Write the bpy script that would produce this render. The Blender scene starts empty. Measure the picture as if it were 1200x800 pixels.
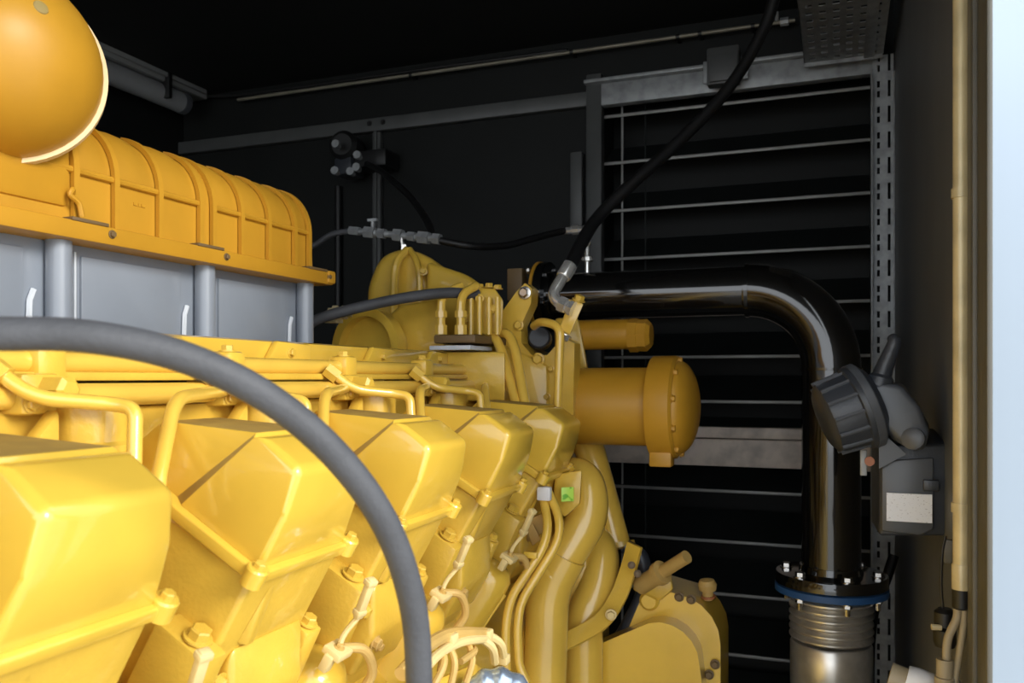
import bpy, bmesh, math, random
from mathutils import Vector, Matrix
random.seed(7)
S = bpy.context.scene
COL = S.collection
V = Vector

# ------------------------------------------------------------------ camera, light, exposure
EYE = 1.5                                   # camera height above the container floor
TH = math.atan(0.385)                       # the view is turned this far to the left of the engine's axis (+Y)
CT, ST = math.cos(TH), math.sin(TH)
cam = bpy.data.cameras.new('camera'); cam_o = bpy.data.objects.new('camera', cam); COL.objects.link(cam_o)
cam_o.location = (0, 0, EYE); cam_o.rotation_euler = (math.pi/2, 0, TH)
cam.sensor_width = 36; cam.lens = 30; cam.shift_y = 42/1200
cam.clip_start = 0.02
cam.dof.use_dof = True; cam.dof.focus_distance = 1.35; cam.dof.aperture_fstop = 9
S.camera = cam_o
w = bpy.data.worlds.new('overcast_sky'); S.world = w; w.use_nodes = True
bg = w.node_tree.nodes['Background']; bg.inputs[0].default_value = (0.90, 0.95, 1.0, 1); bg.inputs[1].default_value = 1.0
sun = bpy.data.lights.new('hazy_sun', 'SUN'); sun.energy = 1.0; sun.angle = math.radians(20); sun.color = (1, .95, .86)
so = bpy.data.objects.new('hazy_sun', sun); COL.objects.link(so)
so.rotation_euler = V((-0.90, 0.24, -0.40)).to_track_quat('-Z', 'Y').to_euler()
S.view_settings.view_transform = 'Standard'; S.view_settings.look = 'None'
S.view_settings.exposure = 1.45; S.view_settings.gamma = 1; S.view_settings.use_curve_mapping = False

# measured picture points turned into places at a known distance along the engine (Y), beside it (X) or ahead (d)
def yp(u, v, Y):
    t = (u-600)/1000; X = Y*(t*CT-ST)/(CT+t*ST); d = -X*ST+Y*CT
    return V((X, Y, EYE+(442-v)/1000*d))
def xp(u, v, X):
    t = (u-600)/1000; Y = X*(CT+t*ST)/(t*CT-ST); d = -X*ST+Y*CT
    return V((X, Y, EYE+(442-v)/1000*d))
def dp(u, v, d):
    r = (u-600)/1000*d
    return V((r*CT-d*ST, r*ST+d*CT, EYE+(442-v)/1000*d))
def Z(z): return EYE+z

# ------------------------------------------------------------------ materials
def mat(name, col, rough=.5, metal=0., var=.08, scale=9., bump=0., bscale=60., coat=0., col2=None, spec=.5):
    m = bpy.data.materials.new(name); m.use_nodes = True
    n = m.node_tree.nodes; l = m.node_tree.links; p = n['Principled BSDF']
    p.inputs['Roughness'].default_value = rough; p.inputs['Metallic'].default_value = metal
    p.inputs['Coat Weight'].default_value = coat; p.inputs['Coat Roughness'].default_value = .07
    p.inputs['Specular IOR Level'].default_value = spec
    tc = n.new('ShaderNodeTexCoord'); nz = n.new('ShaderNodeTexNoise'); nz.inputs['Scale'].default_value = scale
    nz.inputs['Detail'].default_value = 5
    l.new(tc.outputs['Object'], nz.inputs['Vector'])
    mx = n.new('ShaderNodeMix'); mx.data_type = 'RGBA'
    c2 = col2 or tuple(c*(1-var*2.2) for c in col)
    mx.inputs[6].default_value = (*col, 1); mx.inputs[7].default_value = (*c2, 1)
    rp = n.new('ShaderNodeValToRGB'); rp.color_ramp.elements[0].position = .42; rp.color_ramp.elements[1].position = .72
    l.new(nz.outputs['Fac'], rp.inputs[0]); l.new(rp.outputs[0], mx.inputs[0]); l.new(mx.outputs[2], p.inputs['Base Color'])
    if bump:
        nb = n.new('ShaderNodeTexNoise'); nb.inputs['Scale'].default_value = bscale; nb.inputs['Detail'].default_value = 3
        l.new(tc.outputs['Object'], nb.inputs['Vector'])
        bp = n.new('ShaderNodeBump'); bp.inputs['Strength'].default_value = bump; bp.inputs['Distance'].default_value = .002
        l.new(nb.outputs['Fac'], bp.inputs['Height']); l.new(bp.outputs[0], p.inputs['Normal'])
    return m
M = dict(
    brownish=mat('brownish_yellow_paint', (.34, .215, .055), .55, var=.2, scale=30, col2=(.44, .28, .06)),
    yellow=mat('yellow_enamel', (.78, .500, .060), .28, var=.05, bump=.06, bscale=140, coat=.9),
    casting=mat('yellow_casting', (.76, .485, .060), .36, var=.10, bump=.25, bscale=190, coat=.5),
    shield=mat('ochre_shield_paint', (.54, .272, .020), .44, var=.06, bump=.1, bscale=50, coat=.0),
    ring=mat('pale_rim', (.86, .66, .36), .5, var=.06),
    pipe_y=mat('yellow_tube_paint', (.80, .51, .075), .28, var=.06, bump=.12, bscale=120, coat=.9),
    bluegrey=mat('blue_grey_paint', (.24, .27, .32), .38, var=.04, bump=.06, coat=.5),
    sealant=mat('pale_sealant', (.62, .66, .72), .5),
    hose=mat('grey_rubber', (.068, .070, .078), .62, var=.10, scale=30, bump=.3, bscale=260),
    rubber=mat('black_rubber', (.006, .006, .0065), .5, var=.1),
    gloss=mat('black_gloss_paint', (.006, .006, .006), .13, var=.05, coat=.8, bump=.05, bscale=14),
    steel=mat('bright_steel', (.62, .60, .57), .27, 1., var=.1, scale=40),
    brushed=mat('bellows_steel', (.66, .63, .58), .28, .75, var=.12, scale=25),
    galv=mat('galvanised_steel', (.36, .375, .385), .46, .35, var=.16, scale=28),
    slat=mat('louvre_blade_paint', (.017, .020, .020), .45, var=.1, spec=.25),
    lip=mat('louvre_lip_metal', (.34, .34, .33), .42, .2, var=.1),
    beam=mat('raw_aluminium_beam', (.80, .68, .58), .50, .0, var=.18, scale=16, bump=.2),
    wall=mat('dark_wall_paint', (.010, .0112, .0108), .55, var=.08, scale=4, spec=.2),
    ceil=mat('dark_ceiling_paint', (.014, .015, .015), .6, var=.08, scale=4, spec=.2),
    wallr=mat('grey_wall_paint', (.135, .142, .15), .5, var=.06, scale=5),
    frame=mat('grey_frame_paint', (.11, .105, .088), .5, var=.08),
    railm=mat('grey_rail_paint', (.075, .078, .078), .45, var=.1),
    brass=mat('yellowed_conduit', (.62, .52, .30), .33, .15, var=.12, scale=20),
    cable=mat('beige_cable', (.33, .27, .17), .5, var=.1),
    plug=mat('charcoal_plastic', (.035, .040, .050), .36, var=.08, bump=.2, bscale=300),
    plugl=mat('grey_plastic', (.080, .087, .100), .36, var=.08),
    blue=mat('blue_gasket', (.02, .085, .24), .5),
    white=mat('pale_wall_paint', (.40, .47, .55), .6, var=.01, scale=.8),
    pale=mat('pale_plastic', (.80, .79, .79), .4),
    foil=mat('blue_silver_foil', (.45, .56, .72), .25, .7, var=.25, scale=22, bump=.9, bscale=25),
    tan=mat('tan_loom_sleeve', (.62, .40, .12), .55, var=.15),
    cream=mat('cream_connector', (.80, .62, .28), .45, var=.1),
    brown=mat('brown_painted_block', (.16, .10, .04), .55),
    lamp=mat('lamp_diffuser', (.30, .31, .32), .3, var=.05),
    lampb=mat('lamp_housing', (.28, .29, .29), .45, var=.05),
    zinc=mat('zinc_plated_fitting', (.80, .79, .76), .22, .75, var=.1, scale=40),
    conduitm=mat('dull_conduit', (.26, .24, .19), .45, .3, var=.15),
    floor=mat('floor_chequer_paint', (.11, .11, .11), .5, var=.15),
    ground=mat('concrete_yard', (.52, .50, .46), .85, var=.15, scale=2, bump=.4),
    copper=mat('orange_washer', (.42, .14, .05), .45),
    smudge=mat('grey_smudge', (.33, .24, .08), .5),
)
def print_mat(name, base, ink, scale, thr, stretch=(1, 1, 1)):
    m = mat(name, base, .4, var=0)
    n = m.node_tree.nodes; l = m.node_tree.links; p = n['Principled BSDF']
    tc = n.new('ShaderNodeTexCoord'); mp = n.new('ShaderNodeMapping'); mp.inputs['Scale'].default_value = stretch
    nz = n.new('ShaderNodeTexNoise'); nz.inputs['Scale'].default_value = scale; nz.inputs['Detail'].default_value = 1
    l.new(tc.outputs['Object'], mp.inputs[0]); l.new(mp.outputs[0], nz.inputs['Vector'])
    r = n.new('ShaderNodeValToRGB'); r.color_ramp.interpolation = 'LINEAR'
    r.color_ramp.elements[0].position = thr; r.color_ramp.elements[0].color = (*base, 1)
    r.color_ramp.elements[1].position = thr+.05; r.color_ramp.elements[1].color = (*ink, 1)
    l.new(nz.outputs['Fac'], r.inputs[0]); l.new(r.outputs[0], p.inputs['Base Color'])
    return m
M['label'] = print_mat('printed_label', (.82, .84, .90), (.50, .50, .54), 260, .66, (1, 1, 3))
M['green'] = print_mat('green_sticker', (.50, .78, .10), (.16, .48, .03), 70, .54)

# ------------------------------------------------------------------ mesh helpers
def frame_of(ax):
    a = V(ax).normalized(); t = V((0, 0, 1)) if abs(a.z) < .9 else V((1, 0, 0))
    e1 = t.cross(a).normalized(); return e1, a.cross(e1).normalized(), a
def fillet(pts, rad, n=6):
    pts = [V(p) for p in pts]; out = [pts[0]]
    for i in range(1, len(pts)-1):
        p, q, r = pts[i-1], pts[i], pts[i+1]
        a, b = (p-q), (r-q); k = min(rad, a.length*.48, b.length*.48)
        s, e = q+a.normalized()*k, q+b.normalized()*k
        for j in range(n+1):
            t = j/n; out.append(s*(1-t)**2+q*2*t*(1-t)+e*t*t)
    return out+[pts[-1]]
def spline(pts, n=8):
    pts = [V(p) for p in pts]; P = [pts[0]*2-pts[1]]+pts+[pts[-1]*2-pts[-2]]; out = []
    for i in range(1, len(P)-2):
        a, b, c, d = P[i-1:i+3]
        for j in range(n):
            t = j/n
            out.append(.5*((2*b)+(c-a)*t+(2*a-5*b+4*c-d)*t*t+(3*b-a-3*c+d)*t**3))
    return out+[pts[-1]]
class G:
    def __init__(s): s.bm = bmesh.new()
    def merge(s, t):
        me = bpy.data.meshes.new('t'); t.to_mesh(me); t.free(); s.bm.from_mesh(me); bpy.data.meshes.remove(me); return s
    def hull(s, pts, bev=0., seg=2):
        t = bmesh.new()
        for p in pts: t.verts.new(p)
        r = bmesh.ops.convex_hull(t, input=t.verts[:])
        junk = [e for e in r['geom_interior'] if isinstance(e, bmesh.types.BMVert)]
        if junk: bmesh.ops.delete(t, geom=junk, context='VERTS')
        bmesh.ops.dissolve_limit(t, angle_limit=math.radians(2), verts=t.verts[:], edges=t.edges[:])
        if bev:
            ed = [e for e in t.edges if len(e.link_faces) == 2 and e.calc_face_angle(0) > .3]
            bmesh.ops.bevel(t, geom=ed, offset=bev, segments=seg, affect='EDGES', profile=.5, clamp_overlap=True)
        return s.merge(t)
    def box(s, c, size, bev=0., ax=None, seg=2):
        c = V(c); hx, hy, hz = [k/2 for k in size]
        E = ax or (V((1, 0, 0)), V((0, 1, 0)), V((0, 0, 1)))
        return s.hull([c+E[0]*i*hx+E[1]*j*hy+E[2]*k*hz for i in (-1, 1) for j in (-1, 1) for k in (-1, 1)], bev, seg)
    def bb(s, lo, hi, bev=0., seg=2):
        lo, hi = V(lo), V(hi); return s.box((lo+hi)/2, [abs(k) for k in (hi-lo)], bev, None, seg)
    def rings(s, R, closed=False, cap=True):
        bm = s.bm; L = [[bm.verts.new(p) for p in r] for r in R]; n = len(L[0])
        for i in range(len(L)-1+(1 if closed else 0)):
            a, b = L[i], L[(i+1) % len(L)]
            for j in range(n): bm.faces.new((a[j], a[(j+1) % n], b[(j+1) % n], b[j]))
        if cap and not closed: bm.faces.new(L[0][::-1]); bm.faces.new(L[-1])
        return s
    def tube(s, path, r, n=12, sq=None):
        path = [V(p) for p in path]; e1 = None; R = []
        for i, p in enumerate(path):
            tn = (path[min(i+1, len(path)-1)]-path[max(i-1, 0)]).normalized()
            if e1 is None: e1, e2, _ = frame_of(tn)
            else:
                e1 = (e1-tn*e1.dot(tn)).normalized(); e2 = tn.cross(e1)
            rr = r[i] if isinstance(r, (list, tuple)) else r
            R.append([p+(e1*math.cos(k*2*math.pi/n)+e2*math.sin(k*2*math.pi/n))*rr for k in range(n)])
        return s.rings(R)
    def strap(s, path, wdir, wid, thk):
        path = [V(p) for p in path]; wd = V(wdir).normalized(); R = []
        for i, p in enumerate(path):
            tn = (path[min(i+1, len(path)-1)]-path[max(i-1, 0)]).normalized(); nn = tn.cross(wd).normalized(); ww = nn.cross(tn).normalized()
            R.append([p+ww*wid/2+nn*thk/2, p-ww*wid/2+nn*thk/2, p-ww*wid/2-nn*thk/2, p+ww*wid/2-nn*thk/2])
        return s.rings(R)
    def lathe(s, prof, o, ax, n=28):
        o = V(o); e1, e2, a = frame_of(ax)
        R = [[o+a*h+(e1*math.cos(k*2*math.pi/n)+e2*math.sin(k*2*math.pi/n))*max(r, 1e-4) for k in range(n)] for r, h in prof]
        return s.rings(R)
    def ring(s, ro, ri, h, o, ax, n=28):
        o = V(o); e1, e2, a = frame_of(ax)
        R = [[o+a*hh+(e1*math.cos(k*2*math.pi/n)+e2*math.sin(k*2*math.pi/n))*r for k in range(n)] for r, hh in ((ri, 0), (ro, 0), (ro, h), (ri, h))]
        return s.rings(R, closed=True)
    def prism(s, poly, o, e1, e2, thk, bev=0.):
        o, e1, e2 = V(o), V(e1), V(e2); nn = e1.cross(e2).normalized(); t = bmesh.new()
        a = [t.verts.new(o+e1*x+e2*y) for x, y in poly]; b = [t.verts.new(o+e1*x+e2*y+nn*thk) for x, y in poly]; k = len(poly)
        t.faces.new(a[::-1]); t.faces.new(b)
        for i in range(k): t.faces.new((a[i], a[(i+1) % k], b[(i+1) % k], b[i]))
        if bev:
            ed = [e for e in t.edges if e.calc_face_angle(0) > .6]
            bmesh.ops.bevel(t, geom=ed, offset=bev, segments=2, affect='EDGES', profile=.5, clamp_overlap=True)
        return s.merge(t)
    def plate(s, o, e1, e2, wid, hgt, thk, holes, nx, ny):
        """perforated sheet: an nx by ny grid of cells, cells named by holes(i, j) left open"""
        o, e1, e2 = V(o), V(e1).normalized(), V(e2).normalized(); nn = e1.cross(e2); t = bmesh.new()
        xs = nx if isinstance(nx, list) else [wid*i/nx for i in range(nx+1)]
        ys = ny if isinstance(ny, list) else [hgt*j/ny for j in range(ny+1)]
        vv = [[t.verts.new(o+e1*x+e2*y) for y in ys] for x in xs]; fs = []
        for i in range(len(xs)-1):
            for j in range(len(ys)-1):
                if not holes(i, j): fs.append(t.faces.new((vv[i][j], vv[i+1][j], vv[i+1][j+1], vv[i][j+1])))
        r = bmesh.ops.extrude_face_region(t, geom=fs)
        bmesh.ops.translate(t, verts=[q for q in r['geom'] if isinstance(q, bmesh.types.BMVert)], vec=nn*thk)
        bmesh.ops.delete(t, geom=[q for q in t.verts if not q.link_faces], context='VERTS')
        return s.merge(t)
WL = {}
def wloc(o): return WL.get(o.name, V((0, 0, 0))) if o else V((0, 0, 0))
def obj(name, g, m, parent=None, ang=35, kind=None):
    bm = g.bm; bmesh.ops.recalc_face_normals(bm, faces=bm.faces[:])
    lo = V([min(v.co[k] for v in bm.verts) for k in range(3)]); hi = V([max(v.co[k] for v in bm.verts) for k in range(3)])
    c = (lo+hi)/2
    for v in bm.verts: v.co -= c
    me = bpy.data.meshes.new(name); bm.to_mesh(me); bm.free()
    me.materials.append(M[m]); me.shade_smooth(); me.set_sharp_from_angle(angle=math.radians(ang))
    o = bpy.data.objects.new(name, me); COL.objects.link(o)
    if parent: o.parent = parent
    o.location = c-wloc(parent); WL[o.name] = c
    if kind: o['kind'] = kind
    return o
def thing(name, label, cat, loc, group=None):
    o = bpy.data.objects.new(name, None); COL.objects.link(o); o.location = loc; WL[o.name] = V(loc)
    o.empty_display_size = .05; return tag(o, label, cat, group)
def tag(o, label, cat, group=None):
    o['label'] = label; o['category'] = cat
    if group: o['group'] = group
    return o
def struct(name, g, m, label=None):
    o = obj(name, g, m); o['kind'] = 'structure'
    if label: o['label'] = label
    return o
def hexbolt_mesh():
    g = G(); g.lathe([(1.35, 0), (1.35, .18), (1.3, .2)], (0, 0, 0), (0, 0, 1), 14)
    g.lathe([(1, .2), (1, .95), (.82, 1.1)], (0, 0, 0), (0, 0, 1), 6)
    bmesh.ops.recalc_face_normals(g.bm, faces=g.bm.faces[:])
    me = bpy.data.meshes.new('bolt'); g.bm.to_mesh(me); g.bm.free(); me.shade_smooth(); me.set_sharp_from_angle(angle=.6); return me
BOLT = {}
def bolt(p, ax, r, parent, m='casting', name='bolt'):
    if m not in BOLT:
        BOLT[m] = hexbolt_mesh(); BOLT[m].materials.append(M[m])
    o = bpy.data.objects.new(name, BOLT[m]); COL.objects.link(o); o.parent = parent
    e1, e2, a = frame_of(ax)
    R = Matrix((e1, e2, a)).transposed().to_4x4()
    o.matrix_local = Matrix.Translation(V(p)-wloc(parent)) @ R @ Matrix.Scale(r, 4)
    return o

# ------------------------------------------------------------------ the container shell
XL, XR, YF, YB, ZC = -2.62, .155, 2.90, -1.3, Z(1.19)
def wallbox(name, lo, hi, m, label=None): return struct(name, G().bb(lo, hi), m, label)
wallbox('floor', (XL, YB, -.06), (XR+.06, YF+.2, 0), 'floor')
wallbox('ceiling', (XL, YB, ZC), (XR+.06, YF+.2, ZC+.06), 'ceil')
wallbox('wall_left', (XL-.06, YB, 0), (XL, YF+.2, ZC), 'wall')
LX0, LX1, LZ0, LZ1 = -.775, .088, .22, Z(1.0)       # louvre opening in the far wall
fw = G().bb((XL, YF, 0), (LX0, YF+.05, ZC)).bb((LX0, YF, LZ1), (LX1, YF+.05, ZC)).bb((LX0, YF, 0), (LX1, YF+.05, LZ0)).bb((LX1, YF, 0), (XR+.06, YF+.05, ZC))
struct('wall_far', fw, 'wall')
wallbox('wall_outer_duct', (LX0-.05, YF+.19, 0), (LX1+.05, YF+.24, ZC), 'wall')
struct('wall_light_stop_side', G().bb((LX0-.06, YF+.05, 0), (LX0-.01, YF+.19, ZC)), 'wall')  # unseen panel added to stop light leaking in beside the louvre
struct('wall_light_stop_end', G().bb((LX1+.01, YF+.05, 0), (LX1+.06, YF+.19, ZC)), 'wall')  # matching unseen light stop added at the right end of the louvre
JY0, JY1 = 1.055, 1.22                              # door frame post along the right wall
rw = G().bb((XR, JY1, 0), (XR+.012, YF+.2, ZC)).bb((XR, YB, Z(1.02)), (XR+.012, JY1, ZC))
struct('wall_right', rw, 'wallr')
jf = G().bb((XR-.006, 1.17, 0), (XR+.004, JY1, Z(1.02)), .004).bb((XR-.0, 1.085, 0), (XR+.002, 1.17, Z(1.02)), .003).bb((XR-.006, JY0, 0), (XR+.0, 1.085, Z(1.02)), .002)
struct('trim_1', jf, 'frame', 'grey steel door frame post beside the open doorway')
# made-up pale wall that fills the bright strip past the door frame
struct('wall_outside', G().bb((XR+.3, 3.7, -.1), (8, 3.9, 4.5)), 'white', 'made-up pale wall filling the bright strip past the door frame')
struct('yard_ground', G().bb((XL-12, -16, -.16), (16, 14, -.06)), 'ground', 'pale concrete yard outside the container')

# ------------------------------------------------------------------ the engine
eng = thing('diesel_engine', 'large yellow painted V diesel engine filling the container', 'engine', (-1.15, 1.0, 0))
A = V((.5, 0, .8660)); Bv = V((.8660, 0, -.5)); O0 = V((-.533, 0, Z(-.1746)))
PITCH, Y1 = .28, .41
def bk(b, y, a, n=1): return O0+Bv*b+A*a+V((0, Y1+PITCH*(n-1)+y, 0))
# block: deck under the heads, crankcase below, valley
obj('engine_block', G().hull([V((x, y, z)) for y in (-.9, 1.80) for x, z in ((-.66, Z(-.42)), (-.60, Z(-.52)), (-.60, Z(-1.0)), (-.72, .16), (-1.58, .16), (-1.7, Z(-1.0)), (-1.7, Z(-.52)), (-1.64, Z(-.42)), (-1.4, Z(-.1)), (-.90, Z(-.1)))], .02), 'casting', eng)
obj('cylinder_deck', G().hull([bk(b, y, a) for y in (-1.2, 1.38) for b, a in ((.03, -.20), (.03, -.33), (-.27, -.40), (-.27, -.19))], .008), 'casting', eng)
obj('engine_skid', G().bb((-1.6, -1.4, 0), (-.7, 2.3, .16), .01), 'plug', eng)

def cover(n):
    mir = .118
    near = [(.017, -.015, 0), (.012, -.009, .055), (0, 0, .10), (-.055, 0, .104), (-.094, -.014, 0), (-.0655, .007, .1005), (-.108, -.006, 0), (-.178, .014, .046), (-.192, 0, 0)]
    g = G(); t = bmesh.new()
    N = [t.verts.new(bk(*p, n)) for p in near]; F = [t.verts.new(bk(p[0], mir-p[1]*1.25, p[2], n)) for p in near]
    for f in ((0, 4, 3, 2, 1), (4, 6, 5, 3), (6, 8, 7, 5)):
        t.faces.new([N[k] for k in f]); t.faces.new([F[k] for k in f][::-1])
    for a, b in ((0, 1), (1, 2), (2, 3), (3, 5), (5, 7), (7, 8)): t.faces.new((N[a], N[b], F[b], F[a]))
    t.faces.new([N[k] for k in (0, 4, 6, 8)]+[F[k] for k in (8, 6, 4, 0)])
    bmesh.ops.recalc_face_normals(t, faces=t.faces[:])
    brownish_faces = [{N[4], N[6], N[5], N[3]}, {N[5], N[7], F[7], F[5]}]  # browner yellow on the inner top slope and the near end band
    for f in t.faces:
        if set(f.verts) in brownish_faces: f.material_index = 1
    def pick(prs): return [e for e in t.edges if any(e.verts[0] in (L[a], Lb[b]) and e.verts[1] in (L[a], Lb[b]) for L, Lb, a, b in prs)]
    prs = [(N, N, 0, 1), (N, N, 1, 2), (N, N, 2, 3), (F, F, 0, 1), (F, F, 1, 2), (F, F, 2, 3), (N, F, 2, 2), (N, F, 3, 3), (N, F, 1, 1)]
    bmesh.ops.bevel(t, geom=pick(prs), offset=.0095, segments=4, affect='EDGES', profile=.5, clamp_overlap=True)
    ed = [e for e in t.edges if e.calc_face_angle(0) > .38]
    bmesh.ops.bevel(t, geom=ed, offset=.0025, segments=2, affect='EDGES', profile=.5, clamp_overlap=True)
    g.merge(t)
    c = obj('rocker_cover', g, 'yellow', eng, 50); c.data.materials.append(M['brownish'])
    fl = G().hull([bk(b, y, a, n) for b in (-.205, .024) for y in (-.023, .141) for a in (-.014, .0)], .0025, 3)
    for y in (-.022, .14):
        for b in (.016, -.19): fl.lathe([(.0115, -.014), (.0115, .003), (.010, .005)], bk(b+.003, y, 0, n), A, 14)
    f = obj('cover_flange', fl, 'yellow', c)
    for y in (-.022, .14):
        for b in (.019, -.187): bolt(bk(b, y, .004, n), A, .006, c)
    # cylinder head
    h = G().hull([bk(b, y, a, n) for b in (-.2, .016) for y in (-.018, .137) for a in (-.21, -.014)], .006, 3)
    h.hull([bk(.016, .02, -.03, n), bk(.016, .034, -.03, n), bk(.016, .012, -.10, n), bk(.016, .04, -.10, n), bk(.024, .022, -.10, n), bk(.024, .032, -.10, n)], .003)
    hd = obj('cylinder_head', h, 'casting', eng)
    foot = G().hull([bk(b, y, a, n) for b, a in ((-.04, -.09), (.028, -.09), (.036, -.205), (-.04, -.205)) for y in (-.05, -.016)], .004)
    obj('head_foot', foot, 'casting', hd); foot = G()
    foot.hull([bk(b, y, a, n) for b, a in ((-.0, -.12), (.030, -.12), (.036, -.205), (-.0, -.205)) for y in (.135, .165)], .004)
    obj('head_foot', foot, 'casting', hd)
    bolt(bk(.0, -.033, -.088, n), A, .011, hd); bolt(bk(.024, -.002, -.135, n)+Bv*.0, Bv, .0085, hd); bolt(bk(.016, .15, -.118, n), A, .009, hd)
    lower = G().hull([bk(b, y, a, n) for b, a in ((.016, -.10), (.05, -.16), (.05, -.23), (.0, -.23)) for y in (.005, .13)], .008, 3)
    obj('port_boss', lower, 'casting', hd)
    bolt(bk(.05, .022, -.175, n), Bv+A*.2, .008, hd, 'tan'); bolt(bk(.05, .045, -.19, n), Bv+A*.2, .006, hd, 'tan')
    return c
for n in range(0, 6): cover(n)
for n in range(1, 5):                                # rounded side covers of the crankcase between the heads
    p = bk(.035, .205, -.185, n); q = bk(.015, .195, -.42, n)
    g = G(); ax = (q-p)
    g.lathe([(.012, -.012), (.030, -.006), (.040, .006), (.044, .03), (.047, .12), (.048, ax.length)], p, ax, 24)
    sc = obj('jacket_cover', g, 'yellow', eng)
    obj('jacket_rib', G().tube([p+Bv*.043+ax*.12, q+Bv*.046], .004, 8), 'yellow', sc)
# wiring plugs between the heads
for n in range(1, 5):
    p0 = bk(.050, .180, -.040, n); p1 = bk(.054, .188, -.096, n); dirv = (p1-p0)
    e1, e2, a = frame_of(dirv)
    w0 = obj('wiring_plug', G().box((p0+p1)/2, (.011, .009, dirv.length), .002, (e1, e2, a)).box(p0+dirv*.1, (.0145, .012, .008), .002, (e1, e2, a)).box(p0+dirv*.85, (.0145, .012, .008), .002, (e1, e2, a)), 'cream', eng)
    q = bk(.055, .178, -.140, n)
    obj('plug_lead', G().tube(spline([p1, (p1+q)/2+V((-.004, 0, 0)), q], 5), .0035, 8), 'cream', w0)
    obj('plug_bracket', G().box(q, (.026, .03, .01), .002, (Bv, V((0, 1, 0)), A)).box(q-A*.012+V((0, -.012, 0)), (.012, .014, .022), .002, (Bv, V((0, 1, 0)), A)), 'cream', w0)
    bolt(q+A*.005, A, .005, w0, 'tan')
    obj('looped_lead', G().tube(spline([q+V((0, .012, 0)), q+V((.016, .035, -.008)), q+V((.014, .055, -.045)), q+V((-.012, .045, -.085)), q+V((-.02, .04, -.13))], 6), .0062, 10), 'tan', eng)
# wiring loom along the lower side
XW = -.455
lm = obj('wiring_loom', G().tube(spline([xp(u, v, XW) for u, v in ((470, 790), (500, 757), (530, 743), (568, 742))], 6), .0085, 10), 'tan', eng)
obj('loom_branch', G().tube(spline([xp(u, v, XW+.006) for u, v in ((485, 800), (512, 768), (540, 752), (572, 748))], 6), .006, 10), 'cream', lm)
for i, (a, b) in enumerate((((560, 745), (580, 776)), ((568, 742), (590, 768)), ((524, 752), (528, 805)), ((518, 758), (508, 805)), ((548, 752), (546, 800)), ((556, 760), (540, 775)))):
    pa, pb = xp(*a, XW), xp(*b, XW+.01)
    obj('loom_branch', G().tube(spline([pa, (pa+pb)/2+V((.008, 0, .004)), pb], 5), .0045 if i > 1 else .006, 8), 'cream' if i < 2 else 'tan', lm)
for u, v in ((570, 743), (590, 772), (528, 748)): obj('loom_plug', G().box(xp(u, v, XW+.004), (.016, .018, .014), .003), 'cream', lm)
obj('side_bracket', G().hull([xp(u, v, x) for u, v in ((500, 800), (560, 775), (590, 830), (510, 850)) for x in (-.47, -.50)], .006), 'casting', eng)

# fuel rails, manifold beam and injection tubes
mb = obj('water_manifold', G().bb((-.90, -.7, Z(.010)), (-.80, 1.75, Z(.056)), .008), 'yellow', eng)
for i, y in enumerate((.80, 1.08, 1.36, 1.60)):
    obj('manifold_pad', G().hull([V((x, yy, z)) for x in (-.80, -.787) for yy, z in ((y-.045, Z(.012)), (y+.075, Z(.012)), (y+.075, Z(.052)), (y-.01, Z(.055)))], .004), 'yellow', mb)
    bolt((-.787, y+.02, Z(.038)), (1, 0, 0), .006, mb); bolt((-.787, y+.06, Z(.022)), (1, 0, 0), .006, mb)
obj('manifold_ledge', G().bb((-.80, -.7, Z(-.004)), (-.74, 1.75, Z(.006)), .003), 'casting', eng)
obj('valley_cover', G().bb((-.97, -.8, Z(-.12)), (-.74, 1.75, Z(-.03)), .01), 'casting', eng)
fr = obj('fuel_rail', G().tube([(-.755, -.6, Z(.016)), (-.755, 1.72, Z(.016))], .0115, 16), 'pipe_y', eng)
fr2 = obj('fuel_return_rail', G().tube([(-.735, -.6, Z(-.0185)), (-.735, 1.72, Z(-.0185))], .0125, 16), 'pipe_y', eng)
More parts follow.
